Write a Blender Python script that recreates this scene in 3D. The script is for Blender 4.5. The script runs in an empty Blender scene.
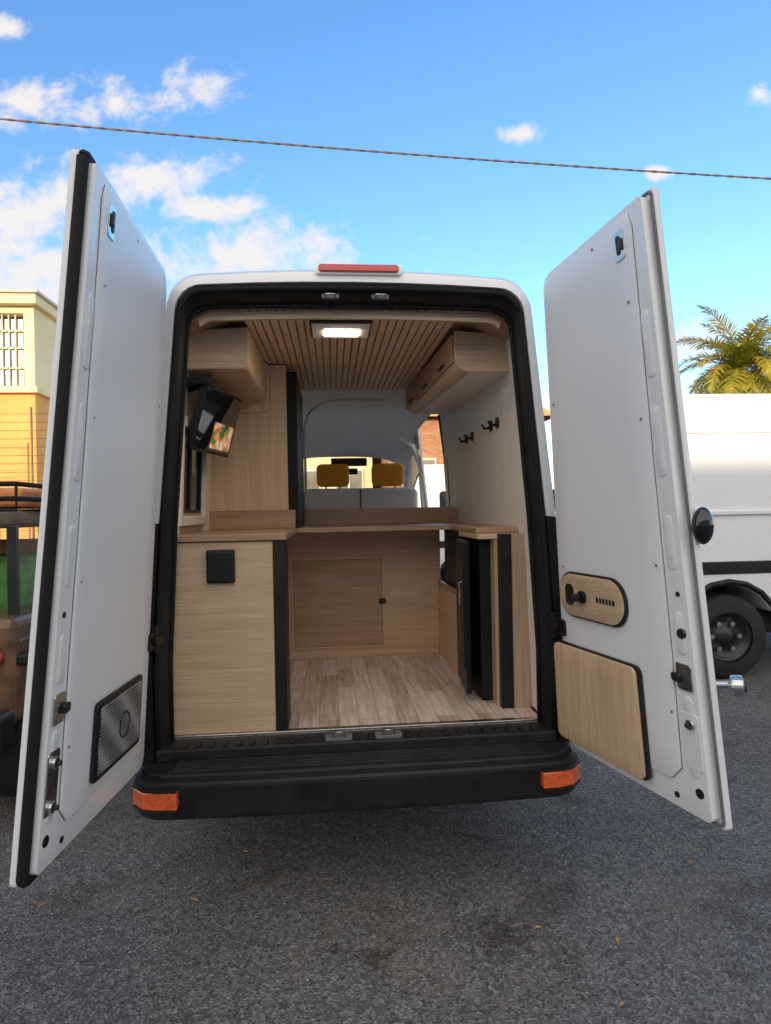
import bpy, math, random, bmesh
from mathutils import Vector, Matrix
random.seed(7)
D=bpy.data
SC=bpy.context.scene
# ---------------------------------------------------------------- materials
def newmat(name):
    m=D.materials.new(name); m.use_nodes=True
    nt=m.node_tree; b=nt.nodes['Principled BSDF']
    return m,nt,b
def plain(name,col,rough=.5,metal=0,var=.08,scale=6,bump=0,bscale=60,coat=0,spec=.5,rv=.08):
    m,nt,b=newmat(name)
    tc=nt.nodes.new('ShaderNodeTexCoord')
    n=nt.nodes.new('ShaderNodeTexNoise'); n.inputs['Scale'].default_value=scale; n.inputs['Detail'].default_value=5
    nt.links.new(tc.outputs['Object'],n.inputs['Vector'])
    r=nt.nodes.new('ShaderNodeValToRGB')
    r.color_ramp.elements[0].position=.3; r.color_ramp.elements[1].position=.7
    r.color_ramp.elements[0].color=[c*(1-var) for c in col]+[1]
    r.color_ramp.elements[1].color=[min(1,c*(1+var)) for c in col]+[1]
    nt.links.new(n.outputs['Fac'],r.inputs['Fac']); nt.links.new(r.outputs['Color'],b.inputs['Base Color'])
    mr=nt.nodes.new('ShaderNodeMapRange'); mr.inputs['To Min'].default_value=max(.02,rough-rv); mr.inputs['To Max'].default_value=min(1,rough+rv)
    nt.links.new(n.outputs['Fac'],mr.inputs['Value']); nt.links.new(mr.outputs[0],b.inputs['Roughness'])
    b.inputs['Metallic'].default_value=metal; b.inputs['Coat Weight'].default_value=coat
    b.inputs['Specular IOR Level'].default_value=spec
    if bump:
        n2=nt.nodes.new('ShaderNodeTexNoise'); n2.inputs['Scale'].default_value=bscale; n2.inputs['Detail'].default_value=2
        nt.links.new(tc.outputs['Object'],n2.inputs['Vector'])
        bp=nt.nodes.new('ShaderNodeBump'); bp.inputs['Strength'].default_value=bump; bp.inputs['Distance'].default_value=.01
        nt.links.new(n2.outputs['Fac'],bp.inputs['Height']); nt.links.new(bp.outputs[0],b.inputs['Normal'])
    return m
def wood(name,axis,c1=(.55,.36,.21),c2=(.76,.54,.35),rough=.5):
    m,nt,b=newmat(name)
    tc=nt.nodes.new('ShaderNodeTexCoord'); mp=nt.nodes.new('ShaderNodeMapping')
    s=[16,16,16]; s[axis]=.9; mp.inputs['Scale'].default_value=s
    nt.links.new(tc.outputs['Object'],mp.inputs['Vector'])
    n=nt.nodes.new('ShaderNodeTexNoise'); n.inputs['Scale'].default_value=1.3; n.inputs['Detail'].default_value=4; n.inputs['Distortion'].default_value=.5
    nt.links.new(mp.outputs[0],n.inputs['Vector'])
    mp2=nt.nodes.new('ShaderNodeMapping'); s=[150,150,150]; s[axis]=4; mp2.inputs['Scale'].default_value=s
    nt.links.new(tc.outputs['Object'],mp2.inputs['Vector'])
    n2=nt.nodes.new('ShaderNodeTexNoise'); n2.inputs['Scale'].default_value=1; n2.inputs['Detail'].default_value=3
    nt.links.new(mp2.outputs[0],n2.inputs['Vector'])
    mx=nt.nodes.new('ShaderNodeMix'); mx.data_type='FLOAT'; mx.inputs[0].default_value=.5
    nt.links.new(n.outputs['Fac'],mx.inputs[2]); nt.links.new(n2.outputs['Fac'],mx.inputs[3])
    r=nt.nodes.new('ShaderNodeValToRGB'); r.color_ramp.elements[0].position=.34; r.color_ramp.elements[1].position=.62
    r.color_ramp.elements[0].color=(*c1,1); r.color_ramp.elements[1].color=(*c2,1)
    nt.links.new(mx.outputs[0],r.inputs['Fac']); nt.links.new(r.outputs['Color'],b.inputs['Base Color'])
    b.inputs['Roughness'].default_value=rough
    bp=nt.nodes.new('ShaderNodeBump'); bp.inputs['Strength'].default_value=.15; bp.inputs['Distance'].default_value=.003
    nt.links.new(n2.outputs['Fac'],bp.inputs['Height']); nt.links.new(bp.outputs[0],b.inputs['Normal'])
    return m
def emis(name,col,s):
    m,nt,b=newmat(name); b.inputs['Base Color'].default_value=(*col,1)
    b.inputs['Emission Color'].default_value=(*col,1); b.inputs['Emission Strength'].default_value=s
    return m
def glass(name,tint=(.8,.85,.85),refl=.10):
    m,nt,b=newmat(name); nt.nodes.remove(b)
    t=nt.nodes.new('ShaderNodeBsdfTransparent'); t.inputs[0].default_value=(*tint,1)
    g=nt.nodes.new('ShaderNodeBsdfGlossy'); g.inputs['Roughness'].default_value=.02
    mx=nt.nodes.new('ShaderNodeMixShader'); mx.inputs[0].default_value=refl
    nt.links.new(t.outputs[0],mx.inputs[1]); nt.links.new(g.outputs[0],mx.inputs[2])
    nt.links.new(mx.outputs[0],nt.nodes['Material Output'].inputs[0]); return m
WHITE=plain('white_paint',(.82,.82,.82),.28,var=.01,scale=2,coat=.35,rv=.02)
LINING=plain('door_lining',(.82,.825,.83),.40,var=.012,scale=1.5,rv=.02)
WALLP=plain('wall_panel',(.86,.79,.70),.6,var=.015,scale=3,rv=.03)
HEADL=plain('headliner',(.88,.84,.78),.85,var=.03,bump=.08,bscale=200)
BLACK=plain('black_plastic',(.012,.012,.013),.45,var=.3,bump=.12,bscale=250,spec=.35)
EDGEB=plain('black_edge',(.007,.007,.007),.6,var=.2,spec=.3)
RUBBER=plain('rubber',(.009,.009,.010),.7,var=.3,spec=.3)
BUMP=plain('bumper_plastic',(.017,.017,.018),.5,var=.35,scale=9,bump=.25,bscale=300,spec=.35)
CHROME=plain('zinc_steel',(.62,.62,.60),.28,1,var=.1,scale=30)
DARKM=plain('dark_metal',(.05,.05,.05),.4,.7)
GREYP=plain('grey_seal',(.16,.16,.17),.6,var=.2)
TYRE=plain('tyre',(.018,.018,.018),.8,var=.3,bump=.3,bscale=90)
RED=plain('red_lens',(.45,.02,.015),.15,coat=1)
AMBER=plain('amber_lens',(.80,.13,.03),.2,var=.25,scale=60,coat=1)
GLOSSB=plain('gloss_black',(.006,.006,.008),.08,coat=.5,rv=.02)
SATB=plain('satin_black',(.010,.010,.012),.38,rv=.05,spec=.3)
ORANGE=plain('orange_fabric',(1.0,.42,.03),.75,var=.0,scale=20,bump=.3,bscale=150)
GREYF=plain('cream_fabric',(.88,.86,.83),.85,var=.04,scale=20,bump=.3,bscale=200)
GLASS=glass('window_glass'); TINT=glass('tinted_glass',(.25,.27,.28),.2)
WX=wood('oak_grain_x',0); WY=wood('oak_grain_y',1); WZ=wood('oak_grain_z',2)
WXF=wood('oak_front',0,(.50,.335,.20),(.68,.485,.315))
WZD=wood('oak_grain_z_dark',2,(.38,.25,.15),(.56,.39,.25))
WXM=wood('oak_grain_x_mid',0,(.48,.315,.19),(.65,.455,.30))
WXD=wood('oak_counter',0,(.32,.19,.11),(.49,.31,.19),.35)
WYD=wood('oak_flap',1,(.36,.225,.13),(.54,.36,.22),.45)
WSL=wood('slat_wood',1,(.78,.52,.32),(.88,.65,.44),.5)
LAMPM=emis('lamp_diffuser',(1,.84,.66),26)
# ---------------------------------------------------------------- mesh helpers
def empty(name,loc=(0,0,0)):
    e=D.objects.new(name,None); SC.collection.objects.link(e); e.location=loc; e.empty_display_size=.2; return e
def mesh(name,vs,fs,mat,parent=None,bevel=0,smooth=False,mats=None,fm=None,seg=2):
    me=D.meshes.new(name); me.from_pydata([tuple(v) for v in vs],[],fs); me.update()
    for m in (mats or [mat]): me.materials.append(m)
    if fm:
        for p,i in zip(me.polygons,fm): p.material_index=i
    o=D.objects.new(name,me); SC.collection.objects.link(o)
    bm=bmesh.new(); bm.from_mesh(me); bmesh.ops.recalc_face_normals(bm,faces=bm.faces); bm.to_mesh(me); bm.free()
    if smooth:
        for p in me.polygons: p.use_smooth=True
    if bevel:
        b=o.modifiers.new('b','BEVEL'); b.width=bevel; b.segments=seg; b.limit_method='ANGLE'; b.angle_limit=math.radians(35); b.harden_normals=False
    if parent: o.parent=parent
    return o
def box(name,x0,x1,y0,y1,z0,z1,mat,parent=None,bevel=.004,seg=2):
    vs=[(x,y,z) for x in(x0,x1) for y in(y0,y1) for z in(z0,z1)]
    fs=[(0,1,3,2),(4,6,7,5),(0,4,5,1),(2,3,7,6),(0,2,6,4),(1,5,7,3)]
    return mesh(name,vs,fs,mat,parent,bevel,seg=seg)
def slab(name,poly,n0,n1,f,mat,parent=None,bevel=.004,seg=2,cut=0):
    N=len(poly)
    fs=[tuple(range(N))[::-1],tuple(range(N,2*N))]+[(i,(i+1)%N,N+(i+1)%N,N+i) for i in range(N)]
    if not cut:
        vs=[f(a,b,n0) for a,b in poly]+[f(a,b,n1) for a,b in poly]
        return mesh(name,vs,fs,mat,parent,bevel,seg=seg)
    # dense cuts in the flat door space so the slab follows the slightly twisted door surface exactly
    bm=bmesh.new()
    V=[bm.verts.new((a,b,n)) for n in(n0,n1) for a,b in poly]
    for q in fs: bm.faces.new([V[i] for i in q])
    for ax in(0,1):
        lo=min(p[ax] for p in poly); hi=max(p[ax] for p in poly); x=math.ceil(lo/cut)*cut
        while x<hi:
            if x>lo+1e-4:
                co=[0,0,0]; co[ax]=x; no=[0,0,0]; no[ax]=1
                bmesh.ops.bisect_plane(bm,geom=bm.verts[:]+bm.edges[:]+bm.faces[:],plane_co=co,plane_no=no,dist=1e-5)
            x+=cut
    for v in bm.verts: v.co=f(v.co.x,v.co.y,v.co.z)
    bmesh.ops.recalc_face_normals(bm,faces=bm.faces)
    me=D.meshes.new(name); bm.to_mesh(me); bm.free(); me.materials.append(mat)
    o=D.objects.new(name,me); SC.collection.objects.link(o)
    if bevel:
        b=o.modifiers.new('b','BEVEL'); b.width=bevel; b.segments=seg; b.limit_method='ANGLE'; b.angle_limit=math.radians(35)
    for p in me.polygons: p.use_smooth=True
    o.modifiers.new('e','EDGE_SPLIT').split_angle=math.radians(25)
    if parent: o.parent=parent
    return o
def rrect(a0,a1,b0,b1,r,n=5):
    pts=[]
    for cx,cy,s in [(a1-r,b0+r,-90),(a1-r,b1-r,0),(a0+r,b1-r,90),(a0+r,b0+r,180)]:
        for i in range(n+1):
            t=math.radians(s+90*i/n); pts.append((cx+r*math.cos(t),cy+r*math.sin(t)))
    return pts
def tube(name,path,r,mat,parent=None,n=8,closed=False,sq=1):
    path=[Vector(p) for p in path]; vs=[];fs=[];M=len(path)
    for i,p in enumerate(path):
        a=path[(i-1)%M] if (i>0 or closed) else p; b=path[(i+1)%M] if (i<M-1 or closed) else p
        t=(b-a).normalized(); up=Vector((0,0,1)) if abs(t.z)<.9 else Vector((0,1,0))
        u=t.cross(up).normalized(); w=t.cross(u).normalized()
        for k in range(n):
            an=2*math.pi*k/n; vs.append(p+u*math.cos(an)*r+w*math.sin(an)*r*sq)
    R=M if closed else M-1
    for i in range(R):
        for k in range(n):
            j=(i+1)%M; fs.append((i*n+k,i*n+(k+1)%n,j*n+(k+1)%n,j*n+k))
    if not closed: fs+= [tuple(range(n)),tuple(range((M-1)*n,M*n))]
    return mesh(name,vs,fs,mat,parent,smooth=True)
def cyl(name,c,axis,r,h,mat,parent=None,n=32,bevel=.004,r2=None):
    c=Vector(c); ax=Vector(axis).normalized(); up=Vector((0,0,1)) if abs(ax.z)<.9 else Vector((1,0,0))
    u=ax.cross(up).normalized(); w=ax.cross(u); r2=r if r2 is None else r2
    vs=[c+u*math.cos(2*math.pi*i/n)*r+w*math.sin(2*math.pi*i/n)*r-ax*h/2 for i in range(n)]
    vs+=[c+u*math.cos(2*math.pi*i/n)*r2+w*math.sin(2*math.pi*i/n)*r2+ax*h/2 for i in range(n)]
    fs=[tuple(range(n)),tuple(range(n,2*n))]+[(i,(i+1)%n,n+(i+1)%n,n+i) for i in range(n)]
    return mesh(name,vs,fs,mat,parent,bevel)
def lathe(name,c,axis,prof,mat,parent=None,n=40):
    c=Vector(c); ax=Vector(axis).normalized(); up=Vector((0,0,1)); u=ax.cross(up).normalized(); w=ax.cross(u)
    vs=[];fs=[];M=len(prof)
    for i in range(n):
        t=2*math.pi*i/n; d=u*math.cos(t)+w*math.sin(t)
        for r,h in prof: vs.append(c+d*r+ax*h)
    for i in range(n):
        for k in range(M-1):
            j=(i+1)%n; fs.append((i*M+k,i*M+k+1,j*M+k+1,j*M+k))
    return mesh(name,vs,fs,mat,parent,smooth=True)
def wheel(c,axis,r,w,parent,tag):
    lathe('tyre_'+tag,c,axis,[(r*.6,-w/2),(r*.9,-w/2),(r*.985,-w*.38),(r,-w*.2),(r,w*.2),(r*.985,w*.38),(r*.9,w/2),(r*.6,w/2)],TYRE,parent)
    lathe('rim_'+tag,c,axis,[(.001,w*.30),(r*.18,w*.32),(r*.22,w*.22),(r*.45,w*.18),(r*.52,w*.34),(r*.6,w*.46),(r*.62,w*.3),(r*.6,-w*.45)],DARKM,parent)
    ax=Vector(axis).normalized(); u=ax.cross(Vector((0,0,1))).normalized(); ww=ax.cross(u)
    for i in range(6):
        t=i*math.pi/3; p=Vector(c)+ax*w*.27+(u*math.cos(t)+ww*math.sin(t))*r*.34
        cyl('rim_slot_%s_%d'%(tag,i),p,axis,r*.06,.02,CHROME,parent,10,0)
# ---------------------------------------------------------------- campervan
van=empty('camper_van')
def contour(hb,ht,zt,zb,rc,crown=.02,zk=1.2):
    L=[]
    def hw(z):
        return hb if z<=zk else hb+(ht-hb)*((z-zk)/(zt-rc-zk))
    for z in (zb,1.0,1.62,2.12,zt-rc): L.append((-hw(z),z))
    for i in range(1,7):
        t=math.radians(15*i); L.append((-(ht-rc)-rc*math.cos(t),zt-rc+rc*math.sin(t)))
    x0=ht-rc; top=[(-x0*(1-i/3),zt+crown*(1-(1-i/3)**2)) for i in (1,2,3)]
    R=[(-x,z) for x,z in (L+top[:2])[::-1]]
    return L+top+R
OUT=contour(.945,.81,2.70,.46,.16,.025)
NP=len(OUT)
secs=[(0.012,2.68,.99),(0.04,2.70,1),(.35,2.70,1),(.95,2.70,1),(2.42,2.70,1),(3.70,2.68,1),(3.85,2.66,1),(4.05,2.60,1),(4.4,2.36,.98),(5.05,1.55,.95),(5.5,1.25,.9),(5.72,.98,.84)]
vs=[];fs=[];glf=[]
for y,top,ws in secs:
    for x,z in OUT:
        vs.append((x*ws,y,z if z<1 else 1+(z-1)*(top-1)/1.7))
for s in range(len(secs)-1):
    y0=secs[s][0]
    for k in range(NP-1):
        f=(s*NP+k,s*NP+k+1,(s+1)*NP+k+1,(s+1)*NP+k)
        if y0==.35 and k==2: glf.append(f); continue
        if y0==2.42 and k in(NP-4,NP-3,NP-2,NP-5): continue   # open sliding door
        if 3.84<y0<4.3 and k in(2,NP-4): glf.append(f); continue
        if y0==4.4 and 5<=k<=NP-7: glf.append(f); continue
        fs.append(f)
fs.append(tuple(range((len(secs)-1)*NP,len(secs)*NP)))
body=mesh('body_shell',vs,fs,WHITE,van,smooth=True)
so=body.modifiers.new('s','SOLIDIFY'); so.thickness=.02; so.offset=-1
body.modifiers.new('e','EDGE_SPLIT').split_angle=math.radians(40)
mesh('windows',vs,glf,GLASS,van)
C0=[(x*.99,z if z<1 else 1+(z-1)*(1.68)/1.7) for x,z in OUT]
C1=contour(.885,.765,2.640,.60,.12,.018)
C2=contour(.86,.748,2.605,.60,.11,.014)
C3=contour(.835,.735,2.578,.60,.10,.012)
rings=[(C0,.012),(C1,.0),(C1,.035),(C2,.05),(C3,.10),(C3,.15)]
vs=[];fs=[];fm=[]
for C,y in rings:
    for x,z in C: vs.append((x,y,z))
for s in range(len(rings)-1):
    for k in range(NP-1):
        fs.append((s*NP+k,s*NP+k+1,(s+1)*NP+k+1,(s+1)*NP+k))
        low=k in(0,1,NP-2,NP-3)
        fm.append(1 if (s>=2 or low) else 0)
rg=mesh('rear_frame',vs,fs,WHITE,van,mats=[WHITE,BLACK],fm=fm,smooth=True)
rg.modifiers.new('e','EDGE_SPLIT').split_angle=math.radians(35)
tube('door_seal',[(x,.018,z) for x,z in contour(.872,.752,2.622,.64,.115,.015)],.014,RUBBER,van,8)
tube('door_seal_inner',[(x,.105,z) for x,z in contour(.832,.732,2.575,.66,.10,.012)],.009,RUBBER,van,6)
slab('brake_lamp',rrect(-.15,.20,2.696,2.728,.012),-.02,.03,lambda a,b,n:(a,n,b),RED,van,.004)
slab('brake_lamp_base',rrect(-.165,.215,2.688,2.732,.012),-.008,.03,lambda a,b,n:(a,n,b),WHITE,van,.004)
for x in (-.10,.12):
    slab('striker_plate',rrect(x-.04,x+.04,2.596,2.616,.008),.03,.052,lambda a,b,n:(a,n,b),GREYP,van,.002)
    tube('striker_loop',[(x-.02,.05,2.604),(x-.02,.0,2.604),(x+.02,.0,2.604),(x+.02,.05,2.604)],.004,CHROME,van)
box('sill',-.88,.88,.0,.16,.60,.655,BUMP,van,.01)
box('sill_lip',-.835,.835,.13,.165,.655,.667,CHROME,van,.002)
tb=[(-.955,.25)]+[(-.80-.155*math.cos(math.radians(t)),-.02-.13*math.sin(math.radians(t))) for t in range(0,91,15)]+\
   [(-.4,-.165),(.4,-.165)]+[(.80+.155*math.cos(math.radians(t)),-.02-.13*math.sin(math.radians(t))) for t in range(90,-1,-15)]+[(.955,.25)]
slab('bumper',tb,.405,.575,lambda a,b,n:(a,b+(.03 if n<.45 else 0),n),BUMP,van,.025,3)
tb2=[(a*.97,b*.92+.004) for a,b in tb]
slab('bumper_step',tb2,.56,.603,lambda a,b,n:(a,b,n),BUMP,van,.01)
for j in range(5):
    y=-.125+j*.025
    box('step_rib',-.78,.78,y,y+.012,.600,.614,BUMP,van,.003)
for i in range(28):
    x=-.77+i*.057
    if abs(x+.10)<.06 or abs(x-.12)<.06: continue
    box('step_cleat',x,x+.020,.005,.065,.652,.667,BUMP,van,.003)
for x in (-.10,.12):
    slab('floor_striker',rrect(x-.06,x+.06,.01,.07,.012),.654,.668,lambda a,b,n:(a,b,n),GREYP,van,.002)
    tube('floor_striker_loop',[(x-.025,.02,.665),(x-.025,.02,.69),(x+.025,.02,.69),(x+.025,.02,.665)],.005,CHROME,van)
for s in(-1,1):
    pl=[(s*.952,-.01),(s*.945,-.085),(s*.89,-.146),(s*.82,-.165),(s*.75,-.170),(s*.75,-.10),(s*.9,-.0)]
    slab('rear_reflector',pl,.475,.545,lambda a,b,n:(a,b-.008,n),AMBER,van,.006)
    slab('reflector_bezel',pl,.466,.474,lambda a,b,n:(a,b-.010,n),BLACK,van,.002)
    slab('reflector_bezel',pl,.546,.555,lambda a,b,n:(a,b-.010,n),BLACK,van,.002)
    wheel((s*.82,1.25,.36),(s,0,0),.36,.24,van,'rear'); wheel((s*.82,4.75,.36),(s,0,0),.36,.24,van,'front')
box('chassis_floor',-.90,.90,.1,5.2,.50,.63,BLACK,van,.01)
box('rear_axle',-.8,.8,1.18,1.32,.30,.42,DARKM,van,.02)
box('chassis_beam',-.5,-.42,.1,4.8,.40,.5,DARKM,van); box('chassis_beam',.42,.5,.1,4.8,.40,.5,DARKM,van)
tube('exhaust',[(-.3,3.0,.38),(-.3,1.8,.38),(-.62,1.5,.40),(-.66,.5,.38)],.035,DARKM,van)
box('dashboard',-.8,.8,4.5,5.0,.7,1.42,BLACK,van,.08,4)
box('front_bumper',-.82,.82,5.6,5.82,.35,.8,BUMP,van,.06,3)
# -------- interior
FL=.66
m,nt,b=newmat('plank_floor')
tc=nt.nodes.new('ShaderNodeTexCoord'); sx=nt.nodes.new('ShaderNodeSeparateXYZ'); cb=nt.nodes.new('ShaderNodeCombineXYZ')
nt.links.new(tc.outputs['Object'],sx.inputs[0]); nt.links.new(sx.outputs['Y'],cb.inputs['X']); nt.links.new(sx.outputs['X'],cb.inputs['Y'])
br=nt.nodes.new('ShaderNodeTexBrick'); br.inputs['Scale'].default_value=1; br.inputs['Brick Width'].default_value=.42; br.inputs['Row Height'].default_value=.095
br.inputs['Mortar Size'].default_value=.0012; br.inputs['Color1'].default_value=(.76,.62,.53,1); br.inputs['Color2'].default_value=(.48,.365,.30,1); br.inputs['Mortar'].default_value=(.18,.13,.10,1)
br.offset=.37
nt.links.new(cb.outputs[0],br.inputs['Vector'])
mp=nt.nodes.new('ShaderNodeMapping'); mp.inputs['Scale'].default_value=(60,4,10); nt.links.new(tc.outputs['Object'],mp.inputs[0])
n=nt.nodes.new('ShaderNodeTexNoise'); n.inputs['Scale'].default_value=1; n.inputs['Detail'].default_value=5; nt.links.new(mp.outputs[0],n.inputs['Vector'])
mx=nt.nodes.new('ShaderNodeMix'); mx.data_type='RGBA'; mx.blend_type='OVERLAY'; mx.inputs[0].default_value=.9
nt.links.new(br.outputs['Color'],mx.inputs[6]); nt.links.new(n.outputs['Fac'],mx.inputs[7])
nt.links.new(mx.outputs[2],b.inputs['Base Color']); b.inputs['Roughness'].default_value=.42
FLOORM=m
box('interior_floor',-.86,.86,.13,3.7,.63,FL,FLOORM,van,.002)
box('cab_floor',-.84,.84,3.7,4.6,.60,.66,BLACK,van)
def ix(z): return .872-(.05 if z>1.2 else 0)*((z-1.2)/1.2)
def wall(name,s,y0,y1,z0,z1,mat,t=.012):
    vs=[]
    for z in(z0,z1):
        for y in(y0,y1):
            for d in(0,t): vs.append((s*(ix(z)+d),y,z))
    fs=[(0,2,6,4),(1,5,7,3),(0,1,3,2),(4,6,7,5),(0,4,5,1),(2,3,7,6)]
    return mesh(name,vs,fs,mat,van,.002)
wall('wall_lining',1,.13,2.42,.66,2.50,WALLP)
wall('wall_lining',-1,.13,.36,.66,2.50,WALLP); wall('wall_lining',-1,.36,.95,.66,1.63,WALLP); wall('wall_lining',-1,.36,.95,2.11,2.5,WALLP); wall('wall_lining',-1,.95,3.7,.66,2.5,WALLP)
def wf(a,b,n): return (-ix(b)+n,a,b)
for p in ([(.36,1.6),(.95,1.6),(.95,1.65),(.36,1.65)],[(.36,2.09),(.95,2.09),(.95,2.14),(.36,2.14)],[(.34,1.6),(.39,1.6),(.39,2.14),(.34,2.14)],[(.92,1.6),(.97,1.6),(.97,2.14),(.92,2.14)]):
    slab('side_window_frame',p,-.02,.022,wf,WALLP,van,.004)
slab('side_window_sash',[(.44,1.68),(.90,1.68),(.90,2.06),(.44,2.06)],-.03,-.01,wf,TINT,van,.002)
for p in ([(.39,1.65),(.92,1.65),(.92,1.68),(.39,1.68)],[(.39,2.06),(.92,2.06),(.92,2.09),(.39,2.09)],[(.39,1.65),(.42,1.65),(.42,2.09),(.39,2.09)],[(.89,1.65),(.92,1.65),(.92,2.09),(.89,2.09)],[(.63,1.68),(.66,1.68),(.66,2.06),(.63,2.06)]):
    slab('side_window_bar',p,-.03,.0,wf,BLACK,van,.003)
vs=[(-.82,.14,2.50),(-.6,.14,2.592),(.6,.14,2.592),(.82,.14,2.50),(-.82,2.0,2.50),(-.6,2.0,2.592),(.6,2.0,2.592),(.82,2.0,2.50)]
mesh('ceiling_board',vs,[(0,1,5,4),(1,2,6,5),(2,3,7,6)],WXD,van)
NS=25
for i in range(NS):
    a0=-1+2*i/NS; a1=-1+2*(i+.82)/NS
    vs=[]
    for y,h in((.16,.51),(1.99,.48)):
        for a in(a0,a1):
            for z in(2.570,2.588): vs.append((a*h,y,z))
    mesh('ceiling_slat',vs,[(0,1,3,2),(4,6,7,5),(0,4,5,1),(2,3,7,6),(0,2,6,4),(1,5,7,3)],WSL,van,.002)
hd=contour(.83,.730,2.570,.66,.10,.012)
hp=[p for p in hd if p[1]>2.53]
inn=[(x*.985,z-.038) for x,z in hp]
slab('header_board',hp+inn[::-1],.155,.175,lambda a,b,n:(a,n,b),WX,van,.003)
box('ceiling_lamp_frame',-.20,.10,.24,.50,2.550,2.569,DARKM,van,.006)
box('ceiling_lamp_body',-.19,.09,.25,.49,2.545,2.5515,HEADL,van,.004)
box('ceiling_lamp_diffuser',-.13,.04,.33,.44,2.540,2.5455,LAMPM,van,.003)
def prism(name,secA,secB,mat,bevel=.006):
    N=len(secA); vs=secA+secB
    fs=[tuple(range(N)),tuple(range(N,2*N))]+[(i,(i+1)%N,N+(i+1)%N,N+i) for i in range(N)]
    return mesh(name,vs,fs,mat,van,bevel)
def cabsec(s,y,xi,zb,zt=2.565,r=.09):
    xo=.835
    pts=[(s*xo,y,zb),(s*(xi+r),y,zb)]+[(s*(xi+r-r*math.sin(math.radians(t))),y,zb+r-r*math.cos(math.radians(t))) for t in (22,45,67,90)]+[(s*xi,y,zt),(s*xo*.97,y,zt-.02)]
    return pts
prism('upper_cabinet_end',cabsec(1,.40,.525,2.355,r=.07),cabsec(1,.418,.525,2.355,r=.07),WX)
prism('upper_cabinet',cabsec(1,.42,.535,2.36,r=.06),cabsec(1,1.97,.475,2.385,r=.06),WY)
mesh('upper_cabinet_underside',[(.60,.42,2.357),(.825,.42,2.357),(.825,1.97,2.382),(.545,1.97,2.382)],[(0,1,2,3)],WALLP,van)
prism('upper_cabinet',cabsec(-1,.36,.50,2.36,r=.03),cabsec(-1,1.12,.49,2.33,r=.03),WX)
prism('upper_cabinet_rear_edge',cabsec(-1,1.12,.48,2.27,r=.03),cabsec(-1,1.138,.48,2.27,r=.03),WZ)
def X(y): return .535-(y-.42)*(.060/1.55)
for (ya,yb) in((.45,.92),(.935,1.43),(1.445,1.94)):
    for nm,a,bb,z0,z1,d0,d1,mt in(('cabinet_flap',ya,yb,2.415,2.555,-.016,-.0,WYD),('flap_handle',(ya+yb)/2-.06,(ya+yb)/2+.06,2.43,2.443,-.028,-.0165,BLACK)):
        vs=[]
        for y in(a,bb):
            for z in(z0,z1):
                for d in(d0,d1): vs.append((X(y)+d,y,z))
        mesh(nm,vs,[(0,1,3,2),(4,6,7,5),(0,4,5,1),(2,3,7,6),(0,2,6,4),(1,5,7,3)],mt,van,.003)
# left lower cabinet
box('lower_cabinet_carcass',-.868,-.335,.16,.34,FL,1.53,WXF,van,.003)
box('cabinet_front',-.866,-.382,.145,.161,.668,1.527,WXF,van,.002)
box('cabinet_edge_trim',-.381,-.328,.138,.345,FL,1.53,BLACK,van,.004)
box('cabinet_rear_part',-.868,-.44,.35,1.60,FL,1.53,WY,van,.003)
box('socket_cover',-.675,-.55,.118,.146,1.345,1.495,BLACK,van,.008)
box('socket_lid',-.668,-.557,.112,.119,1.355,1.485,BLACK,van,.006)
CT=1.562
box('counter_top',-.868,-.32,.13,1.13,1.532,CT,WXD,van,.004)
box('counter_top',-.868,.866,1.135,2.0,1.532,CT,WXD,van,.004)
box('counter_top',.62,.866,.42,1.133,1.532,CT,WXD,van,.004)
box('counter_lip',-.33,.855,1.97,1.99,CT,1.68,WXD,van,.003)
box('counter_lip',-.86,-.33,1.115,1.13,CT,1.675,WXD,van,.003)
box('counter_lip',-.866,-.85,.40,1.113,CT,1.665,WXD,van,.003)
box('storage_wall',-.44,.64,1.60,1.62,FL,1.53,WXM,van,.002)
box('storage_skirting',-.438,.618,1.585,1.60,FL,.70,WXM,van,.003)
box('storage_door',-.38,.228,1.588,1.602,.735,1.33,WXD,van,.004)
for a in((-.392,-.382,.725,1.342),(.230,.240,.725,1.342),(-.382,.230,.725,.7335),(-.382,.230,1.3315,1.342)):
    box('storage_door_bead',a[0],a[1],1.584,1.60,a[2],a[3],WZ,van,.001)
box('storage_latch',.205,.25,1.57,1.588,1.02,1.055,BLACK,van,.004)
# right lower cabinets
box('side_cabinet',.62,.868,.86,1.598,FL,1.14,WY,van,.003)
box('side_cabinet_niche',.67,.868,.86,1.598,1.142,1.53,BLACK,van,.003)
box('niche_rail',.62,.64,.88,1.598,1.142,1.17,WXD,van,.003)
box('fridge_body',.645,.868,.45,.85,FL+.01,1.50,EDGEB,van,.006)
box('fridge_surround_top',.62,.868,.37,.855,1.503,1.53,WX,van,.003)
def fd(a,b,n):
    t=math.radians(5); return (.628-a*math.sin(t)-n*math.cos(t),.845-a*math.cos(t)+n*math.sin(t)*-1,b)
slab('fridge_door',rrect(0,.40,.70,1.49,.012),0,.03,fd,SATB,van,.006)
slab('fridge_door_frame',rrect(.03,.37,.80,1.42,.05),.03,.034,fd,DARKM,van,.002)
slab('fridge_door_glass',rrect(.045,.355,.82,1.40,.045),.034,.036,fd,SATB,van,.001)
tube('fridge_handle',[fd(.375,1.16,.03),fd(.375,1.16,.055),fd(.375,1.28,.055),fd(.375,1.28,.03)],.005,CHROME,van)
box('end_panel',.778,.872,.33,.36,FL,1.53,WZD,van,.003)
box('end_panel_trim',.715,.777,.322,.362,FL,1.53,BLACK,van,.004)
box('end_panel_return',.70,.72,.363,.445,FL,1.50,WZD,van,.003)
box('tall_cabinet',-.86,-.371,1.14,2.0,CT+.002,2.56,WZ,van,.003)
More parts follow.
